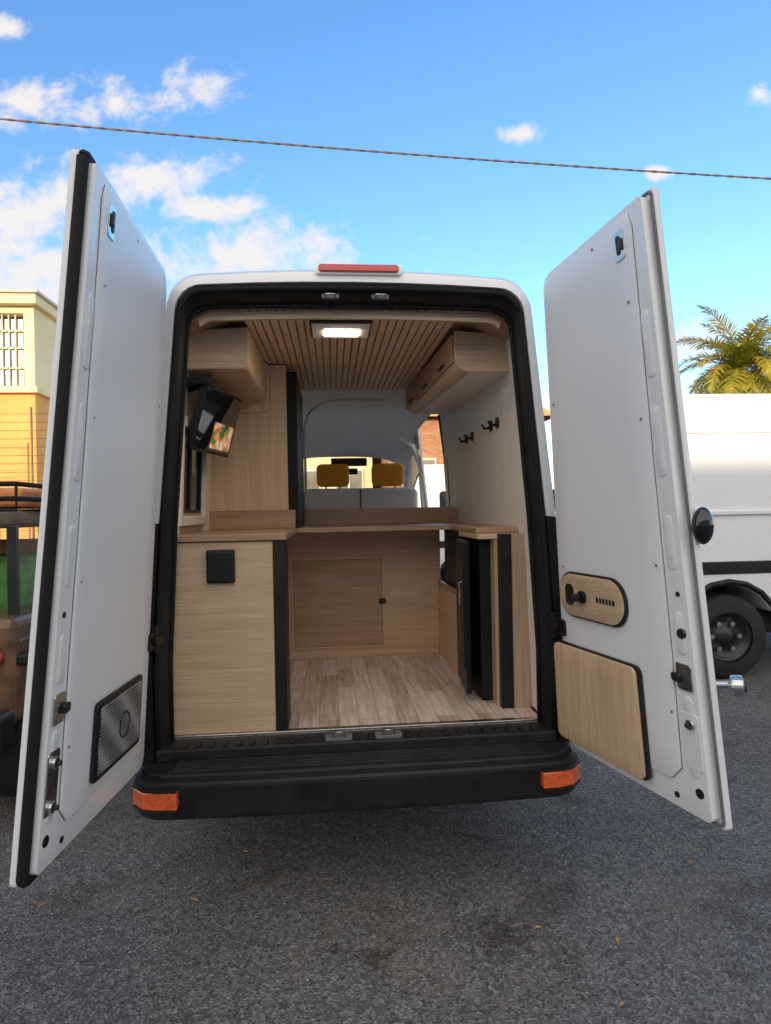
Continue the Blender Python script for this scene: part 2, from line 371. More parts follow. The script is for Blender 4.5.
box('tall_cabinet_edge',-.370,-.310,1.132,2.0,CT+.002,2.52,EDGEB,van,.004)
# ceiling from bulkhead to cab
A=[]
ys=[2.0,3.0,3.72,4.36]; tops=[2.575,2.555,2.52,2.28]; hws=[.80,.80,.79,.72]
for y,t,h in zip(ys,tops,hws):
    for a,dz in((-1,.32),(-.93,.12),(-.75,.03),(-.4,0),(0,0),(.4,0),(.75,.03),(.93,.10),(1,.22)): A.append((a*h,y,t-dz))
N=9; fs=[]
for s in range(3):
    for k in range(N-1):
        if s<2 and k==N-2: continue
        fs.append((s*N+k,s*N+k+1,(s+1)*N+k+1,(s+1)*N+k))
o=mesh('cab_headliner',A,fs,HEADL,van,smooth=True)
ss=o.modifiers.new('s','SUBSURF'); ss.levels=2; ss.render_levels=2
arc=[(-.31,2.0,1.66),(-.31,2.0,2.30)]+[(-.31+.25*(1-math.cos(math.radians(t))),2.0,2.30+.20*math.sin(math.radians(t))) for t in(30,60,90)]+[(.30,2.0,2.50)]
tube('cab_arch_trim',[(p[0]+.012,p[1],p[2]) for p in arc],.010,HEADL,van,8)
for s in(-1,1):
    tube('b_pillar',[(s*.87,3.76,.7),(s*.86,3.76,1.6),(s*.83,3.76,2.1),(s*.75,3.76,2.34),(s*.55,3.76,2.47),(s*.3,3.76,2.50),(0,3.76,2.51)],.03,HEADL,van,10)
    tube('a_pillar',[(s*.82,5.0,1.5),(s*.76,4.4,2.25)],.04,HEADL,van,8)
tube('opening_seal',[(.872,2.43,.7),(.87,2.43,1.5),(.84,2.43,2.1),(.80,2.43,2.45)],.014,RUBBER,van,8)
box('sun_visor',-.10,.30,4.28,4.32,2.17,2.26,BLACK,van,.01)
tube('rear_mirror',[(.02,4.45,2.12),(.20,4.45,2.12)],.035,BLACK,van,8)
# twin passenger bench: cream back with two orange headrests
slab('bench_back',rrect(-.345,.64,1.1,1.86,.06),2.73,2.87,lambda a,b,n:(a,n+(b-1.1)*-.12,b),GREYF,van,.035,4)
slab('bench_back_seam',rrect(.135,.150,1.15,1.85,.005),2.725,2.74,lambda a,b,n:(a,n+(b-1.1)*-.12,b),GREYP,van,.002)
def seat(x,y):
    slab('headrest',rrect(x-.14,x+.14,1.875,2.07,.045),y-.10,y+.0,lambda a,b,n:(a,n,b),ORANGE,van,.025,4)
    for d in(-.06,.06): tube('headrest_post',[(x+d,y-.05,1.75),(x+d,y-.05,1.89)],.007,CHROME,van,6)
    box('seat_base',x-.23,x+.23,y+.1,y+.6,.95,1.15,GREYF,van,.05,3)
seat(-.09,2.75); seat(.385,2.75)
# tv
tvc=Vector((-.70,.66,2.14)); R=(Matrix.Rotation(math.radians(-12),4,'Z')@Matrix.Rotation(math.radians(16),4,'Y'))
def tvf(a,b,n): return tvc+R@Vector((n,a,b))
TV=plain('tv_body',(.01,.01,.011),.4)
slab('tv_body',rrect(-.25,.25,-.17,.17,.012),-.035,.0,tvf,TV,van,.004)
slab('tv_screen',rrect(-.235,.235,-.155,.155,.005),.0,.003,tvf,plain('screen_glass',(.01,.012,.014),.04,coat=1,rv=.01),van,.001)
m,nt,b=newmat('tv_painted_reflection')  # orange and green screen reflection painted in as colour with a faint glow
tc=nt.nodes.new('ShaderNodeTexCoord'); nn=nt.nodes.new('ShaderNodeTexNoise'); nn.inputs['Scale'].default_value=14; nn.inputs['Detail'].default_value=4
nt.links.new(tc.outputs['Object'],nn.inputs['Vector']); cr=nt.nodes.new('ShaderNodeValToRGB'); e=cr.color_ramp.elements
e[0].position=.38; e[0].color=(.03,.12,.05,1); e[1].position=.66; e[1].color=(.9,.85,.75,1)
for p_,c_ in((.46,(.10,.22,.08,1)),(.52,(.85,.28,.05,1)),(.58,(.8,.5,.25,1))):
    q=e.new(p_); q.color=c_
nt.links.new(nn.outputs['Fac'],cr.inputs[0]); nt.links.new(cr.outputs[0],b.inputs['Base Color']); nt.links.new(cr.outputs[0],b.inputs['Emission Color']); b.inputs['Emission Strength'].default_value=.35; b.inputs['Roughness'].default_value=.1
slab('tv_painted_reflection',rrect(-.05,.215,-.14,.0,.01),.003,.0045,tvf,m,van,0)
tube('tv_arm',[(-.83,.50,2.28),(-.76,.46,2.29),(-.74,.62,2.22),tvf(0,.05,-.03)],.014,BLACK,van)
box('tv_bracket',-.845,-.68,.38,.50,2.29,2.325,BLACK,van,.006)
for y in(.72,.86,1.35,1.52):
    x=ix(2.14)
    slab('wall_hook_plate',rrect(y-.03,y+.03,2.11,2.17,.02),0,.014,lambda a,b,n:(x-n,a,b),BLACK,van,.003)
    tube('wall_hook',[(x,y,2.13),(x-.05,y,2.125),(x-.06,y,2.15)],.008,BLACK,van)
tube('cable',[(ix(1.7),2.3,1.56),(ix(1.8)-.01,2.25,1.75),(ix(1.9)-.01,2.28,2.1)],.005,BLACK,van)

# -------- rear doors
def bil(HB,HT,FB,FT,nsign):
    HB,HT,FB,FT=map(Vector,(HB,HT,FB,FT)); N=((FB-HB).cross(HT-HB)).normalized()*nsign
    w=((FB-HB).length+(FT-HT).length)/2; h=HT.z-HB.z
    def f(s,z,n):
        a=s/w; b=(z-HB.z)/h
        p=(HB*(1-a)+FB*a)*(1-b)+(HT*(1-a)+FT*a)*b
        return p+N*n
    return f,w
def door(f,w,side):
    z0,z1=.59,2.69
    def outline(i,r1,r2,r3):
        a0,a1,b0,b1=i,w-i,z0+i,z1-i
        pts=[]
        for (cx,cy,s,r) in((a1,b0,-90,r3),(a1,b1,0,r3),(a0,b1,90,r1),(a0,b0,180,r2)):
            ccx=cx-r if cx==a1 else cx+r; ccy=cy-r if cy==b1 else cy+r
            for k in range(7):
                t=math.radians(s+15*k); pts.append((ccx+r*math.cos(t),ccy+r*math.sin(t)))
        return pts
    slab('door_outer_skin',outline(0,.07,.05,.018),-.078,-.052,f,WHITE,van,.007,3,cut=.14)
    slab('door_frame',outline(.024,.06,.05,.02),-.053,-.012,f,WHITE,van,.010,3,cut=.14)
    L=[(.05,z0+.20),(w-.30,z0+.115),(w-.17,z0+.12),(w-.125,z0+.17),(w-.115,z0+.55),(w-.105,z0+1.2),(w-.085,z1-.10),(w-.10,z1-.055),(.11,z1-.05),(.065,z1-.07),(.05,z1-.12)]
    slab('door_lining',L,-.013,-.002,f,LINING,van,.003,cut=.14)
    o=outline(.012,.07,.05,.02)
    od=[]
    for i in range(len(o)):
        p,q=o[i],o[(i+1)%len(o)]; d=math.hypot(q[0]-p[0],q[1]-p[1]); k=max(1,int(d/.14))
        od+=[(p[0]+(q[0]-p[0])*j/k,p[1]+(q[1]-p[1])*j/k) for j in range(k)]
    if side<0: tube('door_rubber_seal',[f(a,b,-.045) for a,b in od],.018,RUBBER,van,8,closed=True)
    else: tube('door_rubber_seal',[f(a,b,-.050) for a,b in od],.006,GREYP,van,8,closed=True)
    Ld=[]
    for i in range(len(L)):
        p,q=L[i],L[(i+1)%len(L)]; d=math.hypot(q[0]-p[0],q[1]-p[1]); k=max(1,int(d/.14))
        Ld+=[(p[0]+(q[0]-p[0])*j/k,p[1]+(q[1]-p[1])*j/k) for j in range(k)]
    tube('lining_gasket',[f(a,b,-.0118) for a,b in Ld],.0022,GREYP,van,6,closed=True)
    for (a,b) in [(w-.135,z) for z in(.95,1.45,1.95,2.35)]+[(.075,z) for z in(1.4,2.1)]+[(.45,2.61)]:
        p=f(a,b,.0); q=f(a,b,.01); cyl('lining_clip',p,(q-p),.005,.004,CHROME if side<0 else GREYP,van,12,.001)
    for (a,b,r) in[(w-.06,.70,.017),(w-.06,1.36,.009),(w-.16,.655,.011)]:
        p=f(a,b,-.011); q=f(a,b,.01); cyl('frame_plug',p,(q-p),r,.004,BLACK,van,16,.001)
    for b0,b1 in((.75,.83),(.91,1.02),(1.16,1.30),(1.44,1.62),(1.75,1.98),(2.08,2.3)):
        slab('frame_rib',rrect(w-.09,w-.05,b0,b1,.015),-.013,-.008,f,WHITE,van,.003,cut=.1)
    slab('top_latch_plate',rrect(w-.18,w-.125,2.50,2.60,.012),-.003,.002,f,CHROME,van,.001)
    slab('top_latch_slot',rrect(w-.168,w-.148,2.52,2.585,.008),.002,.005,f,BLACK,van,.001)
    slab('top_latch_body',rrect(w-.145,w-.13,2.53,2.57,.006),.002,.014,f,DARKM,van,.003)
    slab('lock_plate',rrect(w-.10,w-.035,1.04,1.13,.01),-.012,-.004,f,CHROME,van,.002)
    slab('lock_body',rrect(w-.115,w-.075,1.065,1.095,.01),-.004,.008,f,DARKM,van,.004)
    for b in ((.80,.93) if side<0 else (.93,)):
        p=f(w-.06,b,-.005); q=f(w-.06,b,.03); cyl('lock_roller',p,q-p,.018,.020,CHROME,van,20,.003); cyl('lock_bolt',p+(q-p)*.5,q-p,.008,.010,DARKM,van,12,.002)
    slab('lower_lock_plate',rrect(w-.10,w-.03,.775,.965,.014),-.012,-.007,f,CHROME if side<0 else WHITE,van,.003)
    slab('door_outer_moulding',rrect(.05,w-.05,1.0,1.12,.03),-.095,-.077,f,BLACK,van,.006)
    for b in(1.13,):
        slab('hinge_leaf',rrect(-.05,.07,b-.035,b+.035,.01),-.02,.006,f,BLACK,van,.004)
        slab('hinge_arm',rrect(-.06,.03,b-.02,b+.02,.01),.006,.022,f,BLACK,van,.004)
        p=f(-.02,b-.05,-.0); q=f(-.02,b+.05,-.0); cyl('hinge_pin',(p+q)/2,q-p,.016,.11,BLACK,van,14,.003)
LQ=((-.900,-.03,.59),(-.765,-.02,2.72),(-.975,-.877,.59),(-.755,-.893,2.735))
RQ=((.890,-.03,.59),(.820,-.02,2.70),(1.122,-.789,.565),(.915,-.768,2.725))
fL,wL=bil(*LQ,-1)
fR,wR=bil(*RQ,1)
if (fL(.4,1,.1)-fL(.4,1,0)).x<0: fL,wL=bil(*LQ,1)
if (fR(.4,1,.1)-fR(.4,1,0)).x>0: fR,wR=bil(*RQ,-1)
door(fL,wL,-1); door(fR,wR,1)
slab('pocket_frame',rrect(.15,.56,.76,1.03,.02),-.001,.014,fL,BLACK,van,.005,cut=.1)
m,nt,b=newmat('mesh_net')
tc=nt.nodes.new('ShaderNodeTexCoord'); vo=nt.nodes.new('ShaderNodeTexVoronoi'); vo.inputs['Scale'].default_value=80; vo.inputs['Randomness'].default_value=.08
nt.links.new(tc.outputs['Object'],vo.inputs['Vector']); cr=nt.nodes.new('ShaderNodeValToRGB'); cr.color_ramp.elements[0].position=.38; cr.color_ramp.elements[1].position=.5
cr.color_ramp.elements[0].color=(.006,.006,.007,1); cr.color_ramp.elements[1].color=(.30,.30,.31,1)
nt.links.new(vo.outputs['Distance'],cr.inputs[0]); nt.links.new(cr.outputs[0],b.inputs['Base Color']); b.inputs['Roughness'].default_value=.6
slab('pocket_net',rrect(.17,.54,.78,1.01,.015),.013,.018,fL,m,van,.002,cut=.1)
tube('pocket_badge_ring',[fL(.33+.045*math.cos(t*math.pi/12),.89+.045*math.sin(t*math.pi/12),.019) for t in range(24)],.003,DARKM,van,6,True)
def slabR(name,poly,n0,n1,mat,bv=.004): return slab(name,poly,n0,n1,fR,mat,van,bv,cut=.09)
WD=wood('oak_door_board',2,(.52,.345,.20),(.72,.51,.33))
slabR('folding_table_edge',rrect(.012,.515,.655,1.075,.03),-.001,.018,BLACK)
slabR('folding_table_board',rrect(.015,.507,.660,1.070,.028),.018,.032,WD)
slabR('control_panel_edge',rrect(.055,.475,1.195,1.385,.088,8),-.001,.012,BLACK)
slabR('control_panel',rrect(.063,.467,1.203,1.377,.084,8),.011,.018,wood('oak_panel_x',1,(.46,.31,.19),(.64,.46,.30)))
slabR('panel_socket',rrect(.11,.165,1.245,1.335,.024,8),.017,.021,GLOSSB,.002)
slabR('panel_switch',rrect(.20,.25,1.265,1.315,.02,8),.017,.03,BLACK)
p=fR(.225,1.29,.03);q=fR(.225,1.29,.06); cyl('panel_knob',q,q-p,.016,.04,BLACK,van,18,.004)
for i in range(6): slabR('panel_vent',rrect(.31+i*.019,.323+i*.019,1.278,1.30,.005),.017,.0195,BLACK,.001)
def blob(name,c,sc,mat):
    me=D.meshes.new(name); bm=bmesh.new(); bmesh.ops.create_uvsphere(bm,u_segments=24,v_segments=14,radius=1)
    for v in bm.verts: v.co=Vector((v.co.x*sc[0]+c[0],v.co.y*sc[1]+c[1],v.co.z*sc[2]+c[2]))
    bm.to_mesh(me); bm.free(); me.materials.append(mat)
    for p in me.polygons: p.use_smooth=True
    o=D.objects.new(name,me); SC.collection.objects.link(o); o.parent=van; return o
c=fR(wR,1.585,-.05); blob('outer_handle',(c.x+.03,c.y-.01,c.z),(.035,.03,.062),GLOSSB)
c=fR(wR,1.06,-.09); cyl('door_stop_cup',(c.x+.06,c.y,c.z),(1,-.6,.1),.034,.04,CHROME,van,24,.008); cyl('door_stop_core',(c.x+.078,c.y-.012,c.z),(1,-.6,.1),.02,.01,DARKM,van,24,.002); cyl('door_stop_arm',(c.x+.0,c.y+.02,c.z),(1,-.2,0),.012,.10,CHROME,van,14,.003)
p=fR(wR-.06,1.23,-.01);q=fR(wR-.06,1.23,.02); cyl('frame_knob',p,q-p,.018,.015,GLOSSB,van,18,.004)

# ---------------------------------------------------------------- other vans
def panel_van(name,x0,y0,L=6.2,H=2.8,W=1.95,win=False,wr=.37):
    e=empty(name); rw=(x0+.92,x0+.92+3.6*L/6.2)
    bot=.62; pts=[(x0+.03,bot)]
    for cx in rw:
        for k in range(9):
            t=math.radians(180-22.5*k); pts.append((cx+.48*math.cos(t),max(bot,.44+.46*math.sin(t))))
    pts+=[(x0+L-.05,bot),(x0+L,.9),(x0+L-.12,1.18),(x0+L-.85,1.45),(x0+L-1.75,2.3),(x0+L-2.15,H-.06),(x0+L-2.6,H),(x0+.12,H-.02),(x0+.04,H-.12),(x0,1.2)]
    q=[pts[0]]
    for p in pts[1:]:
        if (Vector(p)-Vector(q[-1])).length>.01: q.append(p)
    slab('body',q,y0,y0+W,lambda a,b,n:(a,n+ (0.07*max(0,(b-1.3)/1.5))*(1 if n==y0 else -1),b),WHITE,e,.05,4)
    for s,y in((-1,y0),(1,y0+W)):
        ya,yb=(y-.012,y+.03) if s<0 else (y-.03,y+.012)
        for i,cx in enumerate(rw):
            wheel((cx,y+(.13 if s<0 else -.13),wr),(0,s,0),wr,.24,e,'a')
            tube('arch_trim',[(cx+.51*math.cos(math.radians(t)),y,.44+.49*math.sin(math.radians(t))) for t in range(-10,191,20)],.028,BLACK,e,8)
        for xa,xb in((x0+.02,rw[0]-.5),(rw[0]+.5,rw[1]-.5),(rw[1]+.5,x0+L-.05)):
            box('side_cladding',xa,xb,ya,yb,.56,.97,BLACK,e,.01)
        box('side_moulding',x0+.02,x0+L-.9,ya+.004,yb-.002,1.00,1.12,BLACK,e,.008)
        for z in (1.56,H-.36):
            d=.07*max(0,(z-1.3)/1.5)
            yy=y+(d if s<0 else -d)
            box('body_crease',x0+.1,x0+L-2.2,yy-.014,yy+.014,z,z+.04,WHITE,e,.006)
        yy=y+(.035 if s<0 else -.035)
        slab('cab_window',[(x0+L-2.5,1.5),(x0+L-1.15,1.5),(x0+L-1.75,2.1),(x0+L-2.5,2.1)],yy-.03,yy+.03,lambda a,b,n:(a,n,b),GLOSSB,e,.01)
        if win:
            slab('side_window',rrect(x0+.45,x0+1.1,1.45,2.0,.06),yy-.03,yy+.03,lambda a,b,n:(a,n,b),GLOSSB,e,.01)
            slab('side_window',rrect(x0+1.6,x0+2.6,1.45,2.0,.06),yy-.03,yy+.03,lambda a,b,n:(a,n,b),GLOSSB,e,.01)
        for xx in(x0+1.85,x0+L-2.65,x0+L-3.9): box('door_gap',xx,xx+.012,y-.003 if s<0 else y-.02,y+.02 if s<0 else y+.003,.98,1.5,DARKM,e,0)
    box('undertray',x0+.2,x0+L-.3,y0+.25,y0+W-.25,.38,.64,BLACK,e,.02)
    for y in(y0+.1,y0+W-.14): box('roof_rail',x0+.2,x0+L-2.7,y,y+.04,H-.01,H+.025,WHITE,e,.01)
    return e
panel_van('parked_van',2.70,2.9,H=2.70,wr=.40)
panel_van('cargo_van',1.35,8.2,5.4,2.45,1.9,True)

# ---------------------------------------------------------------- old off-road car at left
jp=empty('offroad_car')
JB=plain('weathered_brown_paint',(.17,.085,.045),.4,var=.6,scale=7,bump=.15,coat=.2)
JK=plain('canvas_roof',(.20,.15,.09),.8,var=.3,scale=8)
JG=plain('green_canvas',(.16,.40,.09),.7,var=.4,scale=8)
JO=plain('orange_gear',(.85,.30,.08),.6,var=.3,scale=9)
def jb(n,a,b,c,d,e,f,m,bv=.03): return box(n,a,b,c,d,e,f,m,jp,bv,3)
JX=-1.80
jb('body_tub',JX-1.55,JX,.75,4.1,.55,1.12,JB,.05)
jb('body_crease',JX-.01,JX+.012,.8,4.0,.98,1.0,JB,.005)
jb('rear_bumper',JX-1.6,JX+.02,.55,.72,.48,.66,DARKM)
jb('fender_rear',JX-.22,JX+.06,.78,1.75,.86,.93,BLACK,.02); jb('fender_front',JX-.22,JX+.06,3.0,4.2,.86,.93,BLACK,.02)
jb('cabin_soft_top',JX-1.50,JX-.05,.85,3.0,1.60,1.70,JK,.05)
jb('seat_luggage',JX-1.2,JX-.2,1.1,1.8,1.0,1.42,JG,.08)
jb('seat_orange',JX-1.2,JX-.2,2.1,2.3,1.0,1.5,JO,.06)
for y in(.9,1.95,2.9):
    for x in(JX-.07,JX-1.47): jb('cabin_pillar',x-.025,x+.025,y-.025,y+.025,1.1,1.62,DARKM,.01)
mesh('side_window',[(JX-.05,.95,1.13),(JX-.05,1.9,1.13),(JX-.06,1.9,1.6),(JX-.06,.95,1.6)],[(0,1,2,3)],GLASS,jp)
mesh('side_window',[(JX-.05,2.0,1.13),(JX-.05,2.85,1.13),(JX-.06,2.85,1.6),(JX-.06,2.0,1.6)],[(0,1,2,3)],GLASS,jp)
mesh('rear_window',[(JX-1.42,.87,1.15),(JX-.12,.87,1.15),(JX-.12,.87,1.58),(JX-1.42,.87,1.58)],[(0,1,2,3)],GLASS,jp)
jb('hood',JX-1.3,JX-.25,3.0,4.1,1.12,1.2,JB,.04)
for z in(1.76,1.84): tube('roof_rack_rail',[(JX,.8,z),(JX,2.9,z),(JX-1.5,2.9,z),(JX-1.5,.8,z)],.014,BLACK,jp,8,True)
for y in(.8,1.2,1.6,2.0,2.4,2.9): tube('roof_rack_bar',[(JX,y,1.84),(JX,y,1.70),(JX-1.5,y,1.70),(JX-1.5,y,1.84)],.010,BLACK,jp,6)
jb('roof_box',JX-.6,JX-.06,1.0,1.9,1.72,1.83,JO); jb('roof_crate',JX-1.3,JX-.7,1.2,2.2,1.72,1.86,JG)
for x in(JX-.12,JX-1.43):
    for y in(1.25,3.6): wheel((x,y,.40),(1 if x>-2.5 else -1,0,0),.40,.27,jp,'j')
lathe('spare_tyre',(JX-.75,.66,1.05),(0,-1,0),[(.1,.1),(.2,.1),(.24,.02),(.3,.11),(.38,.1),(.4,0),(.38,-.1)],TYRE,jp)
lathe('tail_lamp',(JX-.1,.74,.92),(0,-1,0),[(.001,.04),(.04,.035),(.05,0)],RED,jp,16)
jb('jerry_can',JX-.0,JX+.08,2.0,2.4,.75,1.1,JO,.03)

# ---------------------------------------------------------------- buildings
PL=plain('cream_plaster',(.84,.70,.42),.85,var=.08,scale=.8,bump=.2,bscale=14)
PO=plain('orange_plaster',(.80,.40,.12),.85,var=.12,scale=.9,bump=.2,bscale=14)
ROOFM=plain('roof_sheet',(.6,.55,.46),.6,var=.1)
FENCE=plain('rusty_wire',(.25,.13,.07),.7,var=.3)
WINB=plain('window_haze',(.26,.23,.18),.3,var=.4,scale=1.2)
bd=empty('apartment_building')
X0,X1,Y0,Y1=-26,-10.2,20,32
box('wall_lower',X0,X1,Y0,Y1,0,6.0,PO,bd,.02)
box('wall_back',X0,X1,Y0+.5,Y1,6.0,9.0,PL,bd,.02)
box('ledge',X0-.1,X1+.15,Y0-.2,Y1,5.98,6.2,PL,bd,.02)
box('band_above_windows',X0,X1,Y0,Y0+.5,8.75,9.0,PL,bd,.02)
box('roof_parapet',X0-.2,X1+.2,Y0-.3,Y1,9.0,9.35,PL,bd,.03)
box('roof_cap',X0-.3,X1+.3,Y0-.4,Y1,9.35,9.45,ROOFM,bd,.02)
x=X1-.35
while x>X0:
    box('window_pier',x,x+.35,Y0,Y0+.5,6.2,8.75,PL,bd,.01)
    box('window_glass',x-2.2,x,Y0+.40,Y0+.49,6.3,8.7,WINB,bd,0)
    for z in(6.9,7.6,8.2): box('window_transom',x-2.2,x,Y0+.30,Y0+.38,z,z+.06,PL,bd,0)
    for i in range(9): box('window_bar',x-2.2+.22*i+.1,x-2.2+.22*i+.14,Y0+.1,Y0+.14,6.2,8.75,ROOFM,bd,0)
    x-=2.55
fn=empty('wire_fence')
for i in range(13):
    xx=-20+i*1.0; tube('fence_post',[(xx,17,0),(xx,17,5.0)],.035,FENCE,fn,6)
for z in [.3+.25*i for i in range(19)]: tube('fence_wire',[(-20,17,z),(-8,17,z)],.007,FENCE,fn,4)
BR,nt,b=newmat('brick_wall')
tc=nt.nodes.new('ShaderNodeTexCoord'); sx=nt.nodes.new('ShaderNodeSeparateXYZ'); ad=nt.nodes.new('ShaderNodeMath'); cb=nt.nodes.new('ShaderNodeCombineXYZ')
nt.links.new(tc.outputs['Object'],sx.inputs[0]); nt.links.new(sx.outputs['X'],ad.inputs[0]); nt.links.new(sx.outputs['Y'],ad.inputs[1]); nt.links.new(ad.outputs[0],cb.inputs['X']); nt.links.new(sx.outputs['Z'],cb.inputs['Y'])
br=nt.nodes.new('ShaderNodeTexBrick'); br.inputs['Scale'].default_value=1; br.inputs['Brick Width'].default_value=.25; br.inputs['Row Height'].default_value=.08; br.inputs['Mortar Size'].default_value=.008
br.inputs['Color1'].default_value=(.46,.22,.09,1); br.inputs['Color2'].default_value=(.34,.14,.06,1); br.inputs['Mortar'].default_value=(.34,.28,.22,1)
nt.links.new(cb.outputs[0],br.inputs['Vector']); nt.links.new(br.outputs[0],b.inputs['Base Color']); b.inputs['Roughness'].default_value=.9
bh=empty('brick_building')
box('walls',1.9,7.5,19,27,0,4.9,BR,bh,.02)
mesh('roof',[(1.6,18.6,4.9),(7.9,18.6,4.9),(7.9,23,6.4),(1.6,23,6.4),(1.6,27.4,4.9),(7.9,27.4,4.9)],[(0,1,2,3),(3,2,5,4),(0,3,4),(1,5,2)],PO,bh)
for x in(3,5,6.7):
    box('window_frame',x-.6,x+.6,18.93,19.05,2.0,3.5,ROOFM,bh,.01); box('window_pane',x-.52,x+.52,18.90,18.935,2.08,3.42,WINB,bh,0)
    box('window_mullion',x-.03,x+.03,18.87,18.91,2.08,3.42,ROOFM,bh,0)
ch=empty('cream_house')
box('walls',-6.5,1.5,21,28,0,4.6,PL,ch,.02); box('parapet',-6.6,1.6,20.9,28.1,4.6,4.8,ROOFM,ch,.02)
for x in(-5,-3,-1,.6):
    box('window_frame',x-.55,x+.55,20.93,21.05,1.9,3.3,WHITE,ch,.01); box('window_pane',x-.47,x+.47,20.90,20.935,1.98,3.22,WINB,ch,0)
    box('window_mullion',x-.03,x+.03,20.87,20.91,1.98,3.22,WHITE,ch,0)
wh=empty('sun_blocker'); WHM=plain('sun_blocker_wall',(.80,.74,.66),.85,var=.06,scale=.6)  # unseen building added behind the camera to shade the foreground and bounce light
box('walls',-60,34,-44,-28,0,9.1,WHM,wh,.02); box('blocker_roof_edge',-60.3,34.3,-44.3,-27.7,9.1,9.4,ROOFM,wh,.02)
for x in range(-56,30,6):
    box('blocker_door',x,x+3.6,-28.03,-27.9,0,3.8,ROOFM,wh,.01); box('blocker_window',x+4.2,x+5.4,-28.03,-27.93,4.6,5.8,GLOSSB,wh,0)

# ---------------------------------------------------------------- palm
pm=empty('palm_tree')
TR=plain('palm_bark',(.22,.15,.09),.9,var=.4,scale=8,bump=.8,bscale=12)
LF,nt,b=newmat('palm_leaf')
gi=nt.nodes.new('ShaderNodeTexCoord'); nn=nt.nodes.new('ShaderNodeTexNoise'); nn.inputs['Scale'].default_value=1.8; nt.links.new(gi.outputs['Object'],nn.inputs['Vector'])
cr=nt.nodes.new('ShaderNodeValToRGB'); cr.color_ramp.elements[0].position=.35; cr.color_ramp.elements[1].position=.65
cr.color_ramp.elements[0].color=(.20,.25,.03,1); cr.color_ramp.elements[1].color=(.60,.45,.06,1)
nt.links.new(nn.outputs['Fac'],cr.inputs[0]); nt.links.new(cr.outputs[0],b.inputs['Base Color']); b.inputs['Roughness'].default_value=.45
tl=nt.nodes.new('ShaderNodeBsdfTranslucent'); nt.links.new(cr.outputs[0],tl.inputs[0]); ms=nt.nodes.new('ShaderNodeMixShader'); ms.inputs[0].default_value=.35
nt.links.new(b.outputs[0],ms.inputs[1]); nt.links.new(tl.outputs[0],ms.inputs[2]); nt.links.new(ms.outputs[0],nt.nodes['Material Output'].inputs[0])
def palm(cx,cy,cz,L,nf):
    path=[(cx+.15*math.sin(i*.5),cy,cz*i/12) for i in range(13)]
    vs=[];fs=[];n=12
    for i,p in enumerate(path):
        r=.26-.06*i/12+(.025 if i%2 else 0)
        for k in range(n): vs.append((p[0]+r*math.cos(2*math.pi*k/n),p[1]+r*math.sin(2*math.pi*k/n),p[2]))
    for i in range(12):
        for k in range(n): fs.append((i*n+k,i*n+(k+1)%n,(i+1)*n+(k+1)%n,(i+1)*n+k))
    mesh('trunk',vs,fs,TR,pm,smooth=True)
    vs=[];fs=[];top=Vector(path[-1])
    for f in range(nf):
        az=f*2.39996+random.uniform(-.2,.2); q=f/nf; el=math.radians(88-100*q+random.uniform(-8,8)); l=L*random.uniform(.8,1.1)
        p=top.copy(); S=26; e=el; h=Vector((math.cos(az),math.sin(az),0)); side=Vector((-math.sin(az),math.cos(az),0))
        for s in range(S):
            d=h*math.cos(e)+Vector((0,0,1))*math.sin(e); nx=p+d*(l/S); upv=side.cross(d).normalized()
            i=len(vs); w=.018; vs+= [p-side*w,p+side*w,nx+side*w,nx-side*w]; fs.append((i,i+1,i+2,i+3))
            if s>2:
                ll=.42*L/2*math.sin(math.pi*min(1,(s+1)/S*.9+.12))**.6
                for sg in(-1,1):
                    for o_ in(0,.5):
                        pp=p+d*(l/S)*o_
                        dd=(side*sg*.75+d*.65+upv*random.uniform(-.1,.45)*-1+Vector((0,0,random.uniform(-.35,.05)))).normalized()
                        i=len(vs); a=pp-d*.014; b2=pp+d*.014; mid=pp+dd*ll*.55; tip=pp+dd*ll+Vector((0,0,-.10*ll))
                        vs+=[a,b2,mid+d*.017,mid-d*.017,tip]; fs+=[(i,i+1,i+2,i+3),(i+3,i+2,i+4)]
            p=nx; e-=math.radians(3.0+2.2*math.cos(el)*1.5)*random.uniform(.7,1.2)
    mesh('fronds',vs,fs,LF,pm)
palm(10.1,12,4.9,2.1,70)

# ---------------------------------------------------------------- overhead cable
cab=[];cab2=[]
for i in range(321):
    t=i/320; x=-22+46*t; z=7.86-.050*x+.0014*(x)**2; a=i*1.9
    cab.append((x+0,8+.010*math.cos(a),z+.010*math.sin(a))); cab2.append((x,8-.010*math.cos(a),z-.010*math.sin(a)))
oc=empty('overhead_cable'); CBL=plain('cable_sheath',(.13,.09,.07),.6); tube('strand',cab,.012,CBL,oc,5); tube('strand',cab2,.012,CBL,oc,5)

